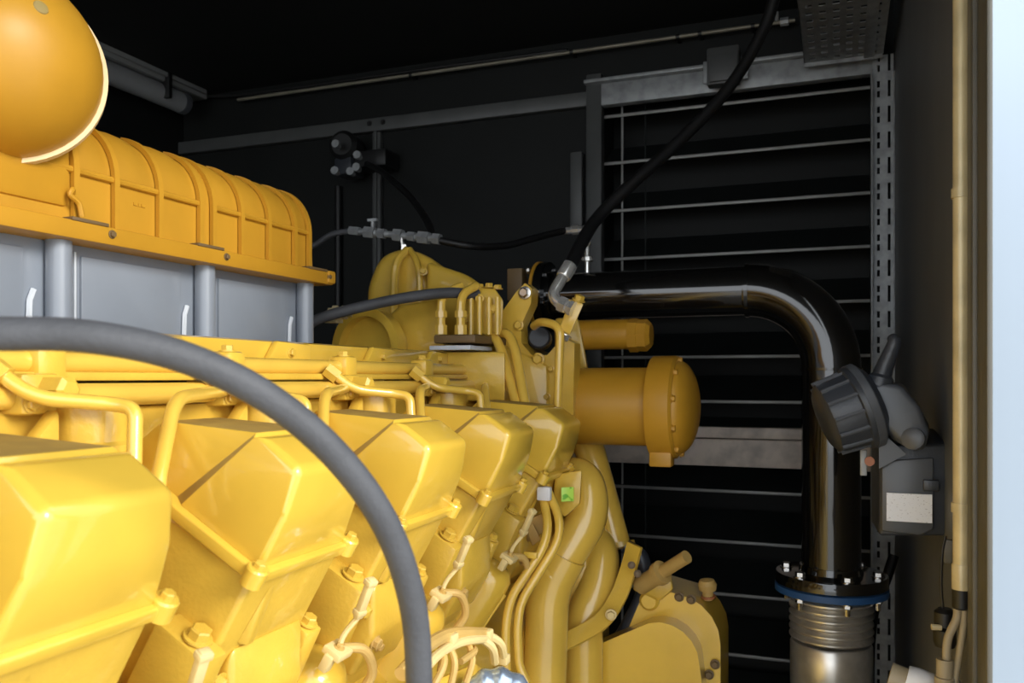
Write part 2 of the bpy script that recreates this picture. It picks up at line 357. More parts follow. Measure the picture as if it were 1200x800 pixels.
for n in range(1, 6):
    y0 = Y1+PITCH*(n-1)
    if n < 5:
        cl = obj('rail_clamp', G().bb((-.775, y0+.17, Z(-.036)), (-.715, y0+.215, Z(.004)), .005).bb((-.77, y0+.205, Z(-.004)), (-.735, y0+.24, Z(.034)), .006).lathe([(.014, 0), (.014, .03), (.009, .034)], (-.72, y0+.2, Z(-.012)), (1, 0, 0), 6), 'casting', eng)
        bolt((-.752, y0+.222, Z(.034)), (0, 0, 1), .008, cl); bolt((-.715, y0+.18, Z(-.026)), (1, 0, 0), .006, cl)
        # tube that rises from the next cover and runs back to the clamp
        Yn = y0+PITCH
        obj('injection_tube', G().tube(fillet([(-.715, Yn+.17, Z(-.017)), (-.655, Yn+.022, Z(-.022)), (-.618, Yn-.042, Z(-.105)), (-.612, Yn-.045, Z(-.14))], .03), .0078, 12), 'pipe_y', eng)
    if n < 5:
        nut = obj('injection_tube', G().tube(fillet([(-.735, y0+.152, Z(.012)), (-.70, y0+.170, Z(-.019)), (-.655, y0+.222, Z(-.026)), (-.632, y0+.225, Z(-.03)), (-.618, y0+.208, Z(-.12))], .020), .0073, 12), 'pipe_y', eng)
        obj('tube_nut', G().lathe([(.012, 0), (.012, .022)], (-.737, y0+.151, Z(.013)), V((.035, .018, -.031)), 6), 'casting', nut)
    # port drum between rail and cover
    dr = G().lathe([(.038, 0), (.038, .07), (.041, .072), (.041, .082), (.037, .086), (.037, .12)], (-.71, y0+.245, Z(-.15)), (0, 0, 1), 28)
    d_ = obj('intake_port', dr, 'casting', eng)
    obj('port_gusset', G().hull([V((-.72, y0+yy, Z(z))) for yy, z in ((.09, -.15), (.20, -.03), (.20, -.15))]+[V((-.70, y0+yy, Z(z))) for yy, z in ((.09, -.15), (.20, -.03), (.20, -.15))], .004), 'casting', d_)
    bolt((-.664, y0+.30, Z(-.06)), (1, .3, .2), .011, d_); bolt((-.67, y0+.325, Z(-.085)), (1, .3, .2), .010, d_, 'tan')

# grey-blue aftercooler side under the heat shield
ac = obj('aftercooler_casing', G().bb((-1.40, -.3, Z(.04)), (-.985, 1.425, Z(.185)), .004), 'bluegrey', eng)
for k in range(-1, 3):
    y = .844+.28*k
    obj('casing_post', G().tube([(-.972, y, Z(.045)), (-.972, y, Z(.186))], .0165, 20), 'bluegrey', ac)
    obj('seal_bead', G().strap([(-.983, y+.035, Z(.05)), (-.983, y+.035, Z(.172))], (0, 1, 0), .003, .003), 'sealant', ac)
    obj('seal_bead', G().tube([(-.982, y-.038, Z(.05)), (-.982, y-.036, Z(.10)), (-.982, y-.03, Z(.115))], .004, 6), 'sealant', ac)
for k in range(-1, 2):
    y = .844+.28*k
    obj('casing_panel', G().bb((-.9865, y+.045, Z(.052)), (-.981, y+.235, Z(.168)), .002), 'bluegrey', ac)

# ribbed heat shield over the exhaust manifold
XS = -.955
def prof(off=0.):
    pts = [(XS+off, Z(.20)), (XS+off, Z(.27))]
    for k in range(0, 10):
        a = math.radians(k*9); pts.append((-1.035+(.08+off)*math.cos(a), Z(.275)+(.082+off)*math.sin(a)))
    return pts+[(-1.12, Z(.362)+off), (-1.25, Z(.365)+off)]
def extr(P, y0, y1, closed_base=(-1.25, Z(.20))):
    g = G(); poly = P+[closed_base]
    g.rings([[V((x, y, z)) for x, z in poly] for y in (y0, y1)]); return g
ribs = [.850, .918, 1.001, 1.088, 1.118, 1.188, 1.262, 1.339]
cells = [.6, .69, .77]+ribs+[1.392]
sg = G(); R = []                                     # body with a slight swell between ribs, rounded at its far end
ys = []
for i in range(len(cells)-1):
    a, b = cells[i], cells[i+1]
    for k in range(6): ys.append((a+(b-a)*k/6, .0075*math.sin(math.pi*k/6)))
ys += [(1.392, 0), (1.405, -.004), (1.416, -.014), (1.424, -.03), (1.428, -.05)]
for y, o in ys:
    if o >= 0: P = [(x, z) if i < 2 else (x, z+o) for i, (x, z) in enumerate(prof(0))]
    else: P = [(x, z) if i < 1 else (x+o*.25, Z(.2)+(z-Z(.2))*(1+o*1.6)) for i, (x, z) in enumerate(prof(o*.5))]
    R.append([V((x, y, z)) for x, z in P+[(-1.25, Z(.20))]])
sg.rings(R)
sh = obj('exhaust_heat_shield', sg, 'shield', eng, 40)
for y in ribs+[1.385]:
    P = prof(.0055)
    obj('shield_rib', G().strap([V((x, y, z)) for x, z in P[:12]], (0, 1, 0), .009, .007), 'shield', sh)
for a, b in ((.6, .85), (.85, .918), (.918, 1.001), (1.001, 1.088), (1.118, 1.188), (1.188, 1.262), (1.262, 1.339), (1.339, 1.385)):
    obj('shield_rib', G().tube([(XS+.003, a, Z(.276)), (XS+.003, b, Z(.276))], .0048, 8), 'shield', sh)
obj('shield_flange', G().bb((-1.25, -.3, Z(.182)), (-.938, 1.452, Z(.207)), .003), 'shield', sh)
for y, k in ((.865, 1), (1.10, 0), (1.40, 0)):
    obj('shield_clip', G().bb((-.956, y-.03, Z(.206)), (-.937, y+.03, Z(.211)), .001), 'brown', sh)
    bolt((-.9375, y+.035, Z(.197)), (1, 0, 0), .0045, sh, 'brown')
obj('shield_stop', G().bb((-.960, 1.43, Z(.184)), (-.934, 1.456, Z(.21)), .005), 'shield', sh)
lt = obj('shield_latch', G().tube(spline([(-.945, .842, Z(.240)), (-.938, .836, Z(.246)), (-.938, .832, Z(.238)), (-.938, .845, Z(.230)), (-.938, .85, Z(.213))], 5), .0035, 8), 'shield', sh)
obj('part_number', G().bb((XS, .955, Z(.249)), (XS+.0015, .962, Z(.253))).bb((XS, .964, Z(.249)), (XS+.0015, .968, Z(.253))).bb((XS, .970, Z(.249)), (XS+.0015, .977, Z(.253))), 'shield', sh)
# turbine outlet canister with domed cap at the near end of the shield
dc = dp(-2, 78, 1.06); Rr = .120
dax = (-V(dc-V((0, 0, EYE))).normalized()*.93+V((0, 0, 1))*.36+V((-CT, -ST, 0))*.05).normalized()      # the cap faces the door end
cd = obj('canister_body', G().lathe([(Rr*.97, 0), (Rr*.97, -.02), (.112, -.04), (.106, -.12), (.07, -.14)], dc, dax, 40), 'shield', eng)
obj('dome_cap', G().lathe([(Rr*.985, -.004)]+[(Rr*.985*math.cos(math.radians(k)), .135*math.sin(math.radians(k))) for k in range(0, 90, 6)]+[(.001, .135)], dc, dax, 48), 'shield', cd, 60)
obj('rim', G().ring(Rr*1.03, Rr*.96, .012, dc-dax*.008, dax, 56), 'ring', cd)
dr_ = V((CT, ST, 0)); dr_ = (dr_-dax*dr_.dot(dax)).normalized(); du_ = dax.cross(dr_); du_ = du_ if du_.z > 0 else -du_
sx_, sz_ = .046, .030; sh_ = .135*math.sqrt(1-(sx_**2+sz_**2)/(Rr*.985)**2)
sp_ = dc+dr_*sx_+du_*sz_+dax*(sh_-.001); sn_ = (dr_*sx_/Rr**2+du_*sz_/Rr**2+dax*sh_/.135**2).normalized()
obj('smudge_mark', G().lathe([(.009, 0), (.008, .0018), (.004, .0024)], sp_, sn_, 14), 'smudge', cd)
obj('canister_saddle', G().bb((-1.2, -.22, Z(.222)), (-.948, .845, Z(.31)), .012), 'shield', eng)

# ---- rear of the engine: turbocharger housing, fittings, thermostat bracket, front canister
tb = obj('turbo_housing', G().hull([yp(u, v, Y) for u, v in ((428, 420), (432, 335), (444, 305), (462, 293), (486, 293), (505, 302), (520, 325), (545, 330), (550, 420)) for Y in (1.93, 2.03)], .02, 4), 'casting', eng)
obj('housing_rib', G().tube(spline([yp(461, 380, 1.905), yp(462, 330, 1.905), yp(466, 306, 1.91), yp(478, 292, 1.93)], 5), .011, 10), 'casting', tb)
obj('housing_rib', G().tube(spline([yp(492, 380, 1.905), yp(492, 330, 1.905), yp(488, 306, 1.91), yp(480, 292, 1.93)], 5), .008, 10), 'casting', tb)
obj('housing_shoulder', G().hull([yp(u, v, Y) for u, v in ((500, 306), (512, 316), (548, 322), (580, 345), (580, 400), (500, 400)) for Y in (1.90, 1.99)], .014, 3), 'casting', tb)
bolt(yp(496, 318, 1.89), (.3, -1, .1), .008, tb)
dm_c = yp(431, 408, 1.66)
dm = obj('compressor_drum', G().lathe([(.005, .015), (.070, .012), (.074, .0), (.076, .16), (.07, .18)], dm_c, (.10, 1, 0), 36), 'casting', eng)
obj('drum_band', G().ring(.090, .071, .03, dm_c-V((0, .015, 0)), (.10, 1, 0), 40), 'casting', dm)
obj('drum_shell', G().hull([yp(u, v, Y) for u, v in ((440, 420), (452, 372), (470, 358), (512, 350), (520, 352), (522, 420)) for Y in (1.70, 1.80)], .012, 3), 'casting', dm)
obj('coil_fitting', G().lathe([(.010, 0), (.010, .05)], yp(385, 366, 1.55), (1, .3, 0), 10).lathe([(.015, .01), (.015, .02)], yp(385, 366, 1.55), (1, .3, 0), 10).lathe([(.015, .03), (.015, .04)], yp(385, 366, 1.55), (1, .3, 0), 10).bb(yp(378, 378, 1.55), yp(402, 372, 1.58)), 'brass', eng)
# manifold of small elbows at the rear
vm = obj('valve_cluster', G().hull([yp(u, v, Y) for u, v in ((538, 345), (548, 335), (580, 338), (590, 352), (588, 392), (540, 392)) for Y in (1.72, 1.77)], .006), 'casting', eng)
for u0, u1 in ((517, 535), (540, 552)):
    obj('elbow_tube', G().tube(fillet([yp(u0, 392, 1.66), yp(u0, 345, 1.66), yp(u1+6, 335, 1.70)], .03), .0095, 10).lathe([(.014, 0), (.014, .02)], yp(u0, 392, 1.66), (0, 0, 1), 8).lathe([(.0135, 0), (.0135, .014)], yp(u0, 372, 1.66), (0, 0, 1), 8), 'pipe_y', vm)
for u in (552, 562, 573, 583):
    bolt(yp(u, 336+(u % 4), 1.735), (0, 0, 1), .009, vm)
    obj('valve_stem', G().tube([yp(u, 392, 1.705), yp(u, 348, 1.705)], .006, 8), 'casting', vm)
for u, v in ((545, 372), (562, 350), (580, 362)): bolt(yp(u, v, 1.71), (0, -1, 0), .008, vm)
obj('valve_base', G().bb(yp(508, 402, 1.62), yp(594, 396, 1.80), .003), 'brown', vm)
obj('shim_plate', G().bb(yp(503, 410, 1.62), yp(577, 406.5, 1.74), .001), 'sealant', vm)
obj('end_block', G().hull([yp(u, v, Y) for u, v in ((505, 412), (592, 412), (592, 470), (505, 470)) for Y in (1.66, 1.80)], .006), 'casting', eng)
ps = obj('bracket_plate', G().prism([(p.x, p.z) for p in (yp(u, v, 1.80) for u, v in ((560, 500), (560, 385), (586, 370), (606, 342), (616, 332), (624, 338), (623, 356), (611, 382), (612, 402), (624, 416), (642, 416), (660, 396), (674, 402), (672, 500)))], (0, 1.84, 0), (1, 0, 0), (0, 0, 1), .045, .006), 'casting', eng)
bolt(yp(615, 343, 1.79), (0, -1, 0), .011, ps, 'steel'); bolt(yp(631, 421, 1.79), (0, -1, 0), .011, ps); bolt(yp(608, 381, 1.79), (0, -1, 0), .009, ps)
bolt(yp(646, 432, 1.79), (0, -1, 0), .006, ps); bolt(yp(641, 465, 1.79), (0, -1, 0), .007, ps)
obj('dark_hole_disc', G().lathe([(.026, 0), (.026, .03), (.022, .034)], yp(634, 398, 1.86), (.2, -1, .15), 20), 'plug', ps)  # dark disc: the darkness of the bracket hole put into its colour
obj('brown_lug', G().bb(yp(594, 352, 2.02), yp(618, 316, 2.06), .003), 'brown', ps); bolt(yp(618, 317, 2.0), (1, 0, .2), .007, ps, 'steel')
for pts_ in (((550, 394), (580, 393), (589, 414), (611, 494)), ((568, 390), (596, 390), (604, 410), (619, 494))):
    obj('oil_tube', G().tube(fillet([yp(*p, y) for p, y in zip(pts_, (1.78, 1.72, 1.70, 1.64))], .04), .0105, 12), 'pipe_y', eng)
obj('oil_tube', G().tube(fillet([yp(626, 382, 1.79), yp(634, 376, 1.74), yp(657, 382, 1.72), yp(655, 430, 1.72), yp(653, 482, 1.72)], .035), .0095, 12), 'pipe_y', eng)
# canister with domed end on the front housing, axis across the engine
YC = 1.90; c0 = yp(640, 475, YC); zc = c0.z; x1 = yp(766, 475, YC).x
oc = obj('filter_canister', G().lathe([(.088, -.06), (.088, x1-c0.x-.004), (.080, x1-c0.x)], (c0.x, YC, zc), (1, 0, 0), 44), 'shield', eng)
cap = G().lathe([(.085, -.004), (.112, 0), (.114, .004), (.114, .052), (.108, .058)], (x1, YC, zc), (1, 0, 0), 44)
cp = obj('canister_flange', cap, 'shield', oc)
obj('canister_dome', G().lathe([(.104*math.cos(math.radians(k)), .056+.046*math.sin(math.radians(k))) for k in range(0, 90, 9)]+[(.002, .102)], (x1, YC, zc), (1, 0, 0), 44), 'shield', oc, 60)
for k in range(10):
    a = math.radians(k*36+12); bolt((x1+.058, YC-.105*math.cos(a)*.985, zc+.105*math.sin(a)*.985), (1, 0, 0), .0075, oc, 'shield')
obj('flange_foot', G().bb((x1+.002, YC-.06, zc-.128), (x1+.05, YC-.02, zc-.09), .003), 'shield', oc)
Y2 = 1.99; s0 = yp(655, 393, Y2); s1 = yp(738, 393, Y2)
bt = obj('bypass_tube', G().lathe([(.036, 0), (.036, s1.x-s0.x)], s0, (1, 0, 0), 30), 'shield', eng)
obj('hex_cap', G().lathe([(.040, 0), (.040, .02), (.038, .022), (.038, .042), (.028, .052)], V((s1.x, Y2, s1.z)), (1, 0, 0), 8), 'shield', bt, 20)
obj('tube_collar', G().hull([yp(u, v, Y) for u, v in ((650, 372), (678, 372), (684, 412), (690, 434), (650, 440)) for Y in (1.94, 2.04)], .01), 'casting', bt)
obj('front_housing', G().hull([V((x, y, z)) for y in (1.78, 2.02) for x, z in ((-.60, Z(.03)), (-.60, Z(-.35)), (-.68, Z(-1.1)), (-1.5, Z(-1.1)), (-1.6, Z(-.3)), (-1.3, Z(.08)), (-.72, Z(.08)))], .02), 'casting', eng)

# lower front: coolant pipes, strap, pump cover
wp = obj('coolant_pipe', G().tube(fillet([yp(640, 566, 1.80), yp(684, 556, 1.74), yp(692, 602, 1.71), yp(645, 676, 1.66)], .055, 8), .043, 24), 'pipe_y', eng)
obj('pipe_lower', G().tube(fillet([yp(663, 650, 1.67), yp(642, 690, 1.66), yp(636, 860, 1.64)], .08, 8), .044, 24), 'pipe_y', wp)
obj('pipe_seam', G().ring(.0465, .042, .007, yp(656, 660, 1.672), yp(645, 676, 1.66)-yp(692, 602, 1.71), 26), 'pipe_y', wp)
obj('hose_joint', G().lathe([(.047, 0), (.047, .03)], yp(668, 560, 1.785), (1, -.5, -.1), 24), 'rubber', wp)
obj('coolant_pipe', G().tube(fillet([yp(680, 620, 1.92), yp(706, 645, 1.86), yp(700, 690, 1.82), yp(684, 725, 1.79), yp(684, 860, 1.79)], .07, 8), .042, 24), 'pipe_y', eng)
lp = obj('long_coolant_tube', G().tube([yp(668, 470, 2.0), yp(692, 530, 1.97), yp(722, 642, 1.93)], .036, 22), 'pipe_y', eng)
obj('tube_lip', G().ring(.035, .028, .012, yp(726, 636, 1.93), V((.3, -.2, -1)), 22), 'casting', lp)
st = obj('support_strap', G().strap(spline([yp(744, 638, 1.80), yp(736, 668, 1.80), yp(724, 700, 1.78), yp(702, 730, 1.74), yp(655, 756, 1.70)], 6), (.8, -.25, -.5), .034, .010), 'casting', eng)
bolt(yp(740, 662, 1.77), (.3, -1, .2), .006, st, 'brown'); bolt(yp(747, 672, 1.77), (.3, -1, .2), .006, st, 'brown'); bolt(yp(716, 720, 1.74), (.2, -1, 0), .009, st, 'cream')
# pump / gear cover: a big rounded drum with a lobe
def blob(cs, scale=1.0):
    pts = []
    for u, v, r in cs:
        p = yp(u, v, 1.86)
        for k in range(20): pts.append((p.x+r*scale*math.cos(k*math.pi/10), p.z+r*scale*math.sin(k*math.pi/10)))
    P = sorted(set(pts))
    def half(Q):
        h = []
        for p in Q:
            while len(h) > 1 and (h[-1][0]-h[-2][0])*(p[1]-h[-2][1])-(h[-1][1]-h[-2][1])*(p[0]-h[-2][0]) <= 0: h.pop()
            h.append(p)
        return h[:-1]
    return half(P)+half(P[::-1])
cs = [(788, 752, .100), (768, 712, .038), (745, 800, .06), (788, 830, .10)]
pc = obj('pump_cover', G().prism(blob(cs), (0, 2.02, 0), (1, 0, 0), (0, 0, 1), .14, .012), 'yellow', eng)
cs2 = [(778, 768, .082), (690, 800, .075), (790, 850, .08)]
obj('cover_face', G().prism(blob(cs2), (0, 1.885, 0), (1, 0, 0), (0, 0, 1), .06, .012), 'yellow', pc)
for u, v in ((770, 694), (796, 699), (810, 702), (838, 778), (831, 790)): bolt(yp(u, v, 1.875), (0, -1, 0), .008, pc, 'casting' if u > 775 and u < 790 else 'brown')
obj('cover_boss', G().lathe([(.022, 0), (.022, .03), (.016, .036)], yp(764, 700, 1.90), (0, -1, 0), 18), 'yellow', pc)
kn = obj('filler_knob', G().lathe([(.012, 0), (.012, .02), (.019, .022), (.021, .034), (.016, .044), (.002, .048)], yp(830, 702, 1.93), (-.05, -.1, 1), 18), 'tan', pc)
obj('red_washer', G().ring(.016, .009, .005, yp(830, 700, 1.93), (-.05, -.1, 1), 16), 'copper', pc)
rp = yp(757, 682, 1.85); rq = yp(805, 652, 1.80); ax = rq-rp; L = ax.length
rf = obj('rod_fitting', G().lathe([(.020, -.02), (.020, L*.3), (.026, L*.31), (.026, L*.42), (.014, L*.44), (.014, L)], rp, ax, 18), 'tan', eng)
obj('fitting_body', G().hull([yp(u, v, Y) for u, v in ((740, 690), (752, 672), (785, 672), (790, 690), (772, 705)) for Y in (1.86, 1.92)], .008), 'casting', rf)
obj('dark_hose_stub', G().tube(spline([yp(733, 640, 1.9), yp(752, 655, 1.9), yp(755, 690, 1.9), yp(738, 730, 1.9), yp(720, 760, 1.9)], 6), .018, 12), 'plug', eng)
obj('lower_housing', G().hull([V((x, y, Z(z))) for y in (1.80, 1.98) for x, z in ((-.52, -.25), (-.50, -.9), (-.9, -.9), (-.9, -.2))], .02), 'casting', eng)
# the two thin lines clipped together beside the last cover
tw = obj('fuel_line', G().tube(fillet([yp(631, 545, 1.56), yp(636, 578, 1.55), yp(645, 630, 1.50), yp(598, 700, 1.46), yp(592, 735, 1.45), yp(594, 790, 1.45)], .05), .0085, 12), 'pipe_y', eng)
obj('fuel_line', G().tube(fillet([yp(640, 570, 1.56), yp(662, 622, 1.52), yp(610, 705, 1.47), yp(606, 735, 1.46), yp(608, 780, 1.46), yp(618, 800, 1.46)], .05), .0085, 12), 'pipe_y', eng)
obj('line_clip', G().box(yp(638, 578, 1.53), (.026, .014, .026), .002), 'pale', tw)
obj('line_saddle', G().box(yp(622, 650, 1.475), (.026, .01, .012), .002), 'casting', tw)
obj('green_sticker', G().box(yp(665, 579, 1.60), (.026, .0015, .028), .0005, (V((.8, .6, 0)), V((-.6, .8, 0)), V((0, 0, 1)))), 'green', eng)
obj('sticker_pad', G().hull([yp(u, v, Y) for u, v in ((650, 556), (682, 550), (680, 590), (662, 606), (648, 596)) for Y in (1.61, 1.68)], .005), 'casting', eng)
fb = obj('clip_bracket', G().hull([yp(u, v, Y) for u, v in ((612, 612), (636, 600), (640, 622), (618, 636)) for Y in (1.56, 1.60)], .004).hull([yp(u, v, Y) for u, v in ((616, 620), (624, 612), (634, 632), (624, 640)) for Y in (1.54, 1.56)], .002), 'tan', eng)

# ------------------------------------------------------------------ free standing and hanging things
# thick grey hose looping in front of the rocker covers
hp = [V((-.70, -.75, Z(-.16))), V((-.68, -.35, Z(-.02))), V((-.63, .02, Z(.02))), dp(-330, 415, .47), dp(-170, 395, .48), dp(0, 391, .50), dp(110, 395, .515), dp(220, 420, .535), dp(320, 470, .56), dp(400, 540, .585), dp(455, 620, .61), dp(484, 710, .635), dp(491, 800, .65), dp(489, 900, .66), dp(470, 1050, .68)]
tag(obj('rubber_hose', G().tube(spline(hp, 8), .0102, 24), 'hose'), 'thick grey rubber hose looping in front of the yellow rocker covers', 'hose')
tag(obj('foil_wrapped_hose', G().tube(spline([dp(530, 835, 1.10), dp(560, 806, 1.10), dp(587, 799, 1.10), dp(612, 815, 1.10), dp(625, 850, 1.10)], 8), [.018+.0018*math.sin(k*1.3) for k in range(33)], 20), 'foil'), 'blue silver foil wrapped pipe bend below the twin fuel lines', 'pipe')
# black elbow pipe, flange, steel bellows
bp = thing('coolant_outlet_pipe', 'glossy black pipe bending from the engine down to a flange', 'pipe', (-.018, 2.06, Z(-.46)))
YP = 2.08; zz = yp(880, 340, YP).z
def arc_pts():
    cx, cz, r = -.205, zz-.185, .185
    return [(cx+r*math.sin(math.radians(k)), YP-.03*k/90, cz+r*math.cos(math.radians(k))) for k in range(0, 91, 6)]
obj('horizontal_run', G().tube([(-.72, YP, zz), (-.20, YP, zz)], .0595, 36), 'gloss', bp)
AP = [V(p) for p in arc_pts()]
vx = AP[-1].x; vy = AP[-1].y
obj('elbow_run', G().tube(AP+[V((vx, vy, zz-.26)), V((vx, vy, Z(-.45)))], .0635, 36), 'gloss', bp)
obj('weld_seam', G().ring(.0655, .058, .008, (-.208, YP, zz), (1, 0, 0), 36), 'gloss', bp)
obj('weld_seam', G().ring(.0665, .062, .006, (vx, vy, zz-.19), (0, 0, 1), 36), 'gloss', bp)
e_fl = obj('engine_flange', G().lathe([(.090, 0), (.090, .022), (.066, .024), (.066, .035)], (-.715, YP, zz), (1, 0, 0), 36), 'gloss', bp)
obj('flange_gasket', G().ring(.092, .06, .008, (-.724, YP, zz), (1, 0, 0), 36), 'shield', e_fl)
for k in range(6):
    a = math.radians(k*60+15); bolt((-.692, YP+.073*math.cos(a), zz+.073*math.sin(a)), (1, 0, 0), .006, e_fl, 'gloss')
fz = Z(-.452)
fl = obj('lower_flange', G().lathe([(.067, .03), (.069, .016), (.118, .014), (.120, .010), (.120, -.010), (.116, -.012)], (vx, vy, fz), (0, 0, 1), 48), 'gloss', bp)
bw = thing('steel_bellows', 'corrugated stainless steel bellows with blue gasket under the black pipe', 'bellows', (vx, vy, 0))
obj('blue_gasket', G().lathe([(.115, 0), (.121, -.002), (.121, -.016), (.115, -.018)], (vx, vy, fz-.0125), (0, 0, 1), 48), 'blue', bw)
z = fz-.031; pr_ = [(.078, z), (.086, z-.004)]
zc_ = z-.006
def corr(z0, n, r0=.078, r1=.090, p=.0165):
    out = []
    for k in range(n):
        out += [(r0, z0-k*p), (r0+.006, z0-k*p-p*.18), (r1, z0-k*p-p*.4), (r1, z0-k*p-p*.6), (r0+.006, z0-k*p-p*.82)]
    return out+[(r0, z0-n*p)]
c1 = corr(zc_, 6); zb = zc_-6*.0165
c2 = [(.084, zb-.004), (.088, zb-.010), (.088, zb-.105), (.084, zb-.112)]; c3 = corr(zb-.116, 6); ze = zb-.116-.1
obj('bellows_convolution', G().lathe([(r, h) for r, h in c1], (vx, vy, 0), (0, 0, 1), 40), 'brushed', bw, 50)
obj('bellows_sleeve', G().lathe(c2, (vx, vy, 0), (0, 0, 1), 40), 'brushed', bw)
obj('bellows_convolution', G().lathe(c3, (vx, vy, 0), (0, 0, 1), 40), 'brushed', bw, 50)
obj('bellows_riser', G().lathe([(.07, ze), (.07, .03), (.12, .03), (.12, 0)], (vx, vy, 0), (0, 0, 1), 36), 'brushed', bw)
for k in range(6):
    a = math.radians(k*60-70); p = V((vx+.098*math.cos(a), vy+.098*math.sin(a), fz+.014)); bolt(p, (0, 0, 1), .011, bp, 'steel')
    bolt(p-V((0, 0, .046)), (0, 0, -1), .010, bw, 'steel', 'nut'); obj('stud', G().tube([p-V((0, 0, .05)), p-V((0, 0, .072))], .006, 8), 'steel', bw)

# thick black cable from the ceiling to the steel elbow fitting on the engine
cb = thing('black_hose_line', 'thick black hose hanging from the ceiling down to the engine', 'hose', yp(905, 0, 2.2))
obj('hose_body', G().tube(spline([yp(925, -110, 2.2), yp(908, -5, 2.2), yp(888, 48, 2.19), yp(850, 108, 2.15), yp(795, 166, 2.08), yp(735, 220, 1.99), yp(698, 258, 1.92), yp(680, 288, 1.83), yp(668, 312, 1.76)], 8), .0150, 18), 'rubber', cb)
obj('crimped_elbow', G().tube(fillet([yp(667, 312, 1.755), yp(656, 330, 1.73), yp(648, 344, 1.715), yp(653, 354, 1.71), yp(670, 362, 1.71)], .02), .0125, 14).lathe([(.0165, 0), (.0165, .03), (.015, .034)], yp(668, 311, 1.757), yp(656, 330, 1.73)-yp(667, 312, 1.755), 14), 'zinc', cb)
obj('swivel_nut', G().lathe([(.018, 0), (.018, .016), (.014, .018), (.014, .022), (.018, .024), (.018, .032)], yp(656, 355, 1.71), yp(672, 362, 1.71)-yp(656, 355, 1.71), 6), 'zinc', cb)
nb = obj('adaptor_block', G().hull([yp(u, v, Y) for u, v in ((668, 350), (684, 356), (668, 392), (655, 386)) for Y in (1.72, 1.76)], .003), 'pipe_y', eng)
bolt(yp(662, 392, 1.74), (-.4, -.2, -1), .012, nb, 'zinc'); bolt(yp(678, 352, 1.74), (.4, -.2, 1), .011, nb)
# black hose across the turbo
tag(obj('black_hose', G().tube(spline([yp(340, 392, 1.50), yp(378, 372, 1.52), yp(430, 358, 1.56), yp(480, 348, 1.60), yp(525, 343, 1.66), yp(560, 345, 1.72)], 6), .0115, 14), 'hose'), 'thin black hose lying across the yellow compressor drum', 'hose')
# valve bar over the turbo
vb = thing('steel_valve_bar', 'chromed valve bar with unions standing on the turbo housing', 'valve', yp(472, 292, 1.97))
a0, a1 = yp(410, 270, 1.97), yp(512, 280, 1.97)
def along(t): return a0+(a1-a0)*t
obj('bar', G().tube([a0, a1], .0085, 12), 'galv', vb)
for t, r, l in ((0, .012, .03), (.18, .016, .03), (.34, .014, .02), (.52, .017, .025), (.68, .013, .02), (.80, .017, .03), (.96, .015, .02)):
    obj('union_nut', G().lathe([(r, 0), (r, l)], along(t), a1-a0, 6), 'galv', vb, 20)
obj('stem', G().tube([along(.6), yp(473, 296, 1.97)], .007, 10).lathe([(.012, 0), (.012, .02)], yp(473, 296, 1.97), (0, 0, 1), 6), 'steel', vb)
obj('tap_spindle', G().tube([along(.27), along(.27)+V((0, 0, .03))], .005, 8).bb(along(.27)+V((-.014, -.004, .03)), along(.27)+V((.014, .004, .037))), 'galv', vb)
tag(obj('thin_black_hose', G().tube(spline([yp(300, 310, 1.98), yp(362, 290, 1.98), yp(388, 275, 1.97), yp(413, 270, 1.97)], 6), .0075, 10), 'hose'), 'thin dark hose joining the chromed valve bar beside the heat shield', 'hose')
# siren-like unit on the far wall and its hose
un = thing('wall_pump_unit', 'small black pump unit with steel fittings on the far wall', 'pump', yp(420, 205, 2.86))
uc = yp(418, 172, 2.80)
obj('unit_body', G().lathe([(.05, 0), (.055, .01), (.055, .10), (.04, .115)], uc+V((-.05, .06, 0)), (.15, -1, 0), 24).bb(uc+V((-.02, -.02, -.085)), uc+V((.135, .09, -.02)), .01), 'rubber', un)
obj('unit_block', G().bb(uc+V((-.075, -.04, -.11)), uc+V((-.0, .06, -.045)), .008), 'plug', un)
for u, v in ((397, 172), (422, 185), (421, 199), (396, 203), (414, 204)):
    obj('unit_fitting', G().lathe([(.010, 0), (.010, .02), (.015, .021), (.015, .036)], yp(u, v, 2.72), (.2, -1, .1), 8), 'galv', un)
obj('unit_hose', G().tube(spline([yp(430, 192, 2.74), yp(448, 202, 2.6), yp(478, 228, 2.4), yp(500, 258, 2.15), yp(507, 280, 1.98)], 7), .0105, 12), 'rubber', un)
ch = thing('sagging_black_hose', 'black hose sagging from the valve bar to a steel coupling', 'hose', yp(640, 275, 2.1))
obj('hose_body', G().tube(spline([yp(512, 281, 1.97), yp(550, 288, 2.0), yp(590, 288, 2.1), yp(630, 278, 2.2), yp(662, 270, 2.3)], 7), .0095, 12), 'rubber', ch)
obj('coupling', G().lathe([(.011, 0), (.011, .03), (.015, .031), (.015, .05), (.010, .051), (.010, .07)], yp(658, 271, 2.3), (1, .1, .05), 10), 'zinc', ch)
bl = thing('bleed_valve', 'small bright steel bleed nipple on top of the black pipe', 'valve', yp(688, 314, YP))
obj('nipple', G().lathe([(.006, 0), (.006, .03), (.016, .032), (.016, .042), (.007, .046), (.006, .07), (.010, .072), (.010, .082)], V((yp(688, 312, YP).x, YP, zz+.056)), (0, 0, 1), 10), 'zinc', bl)

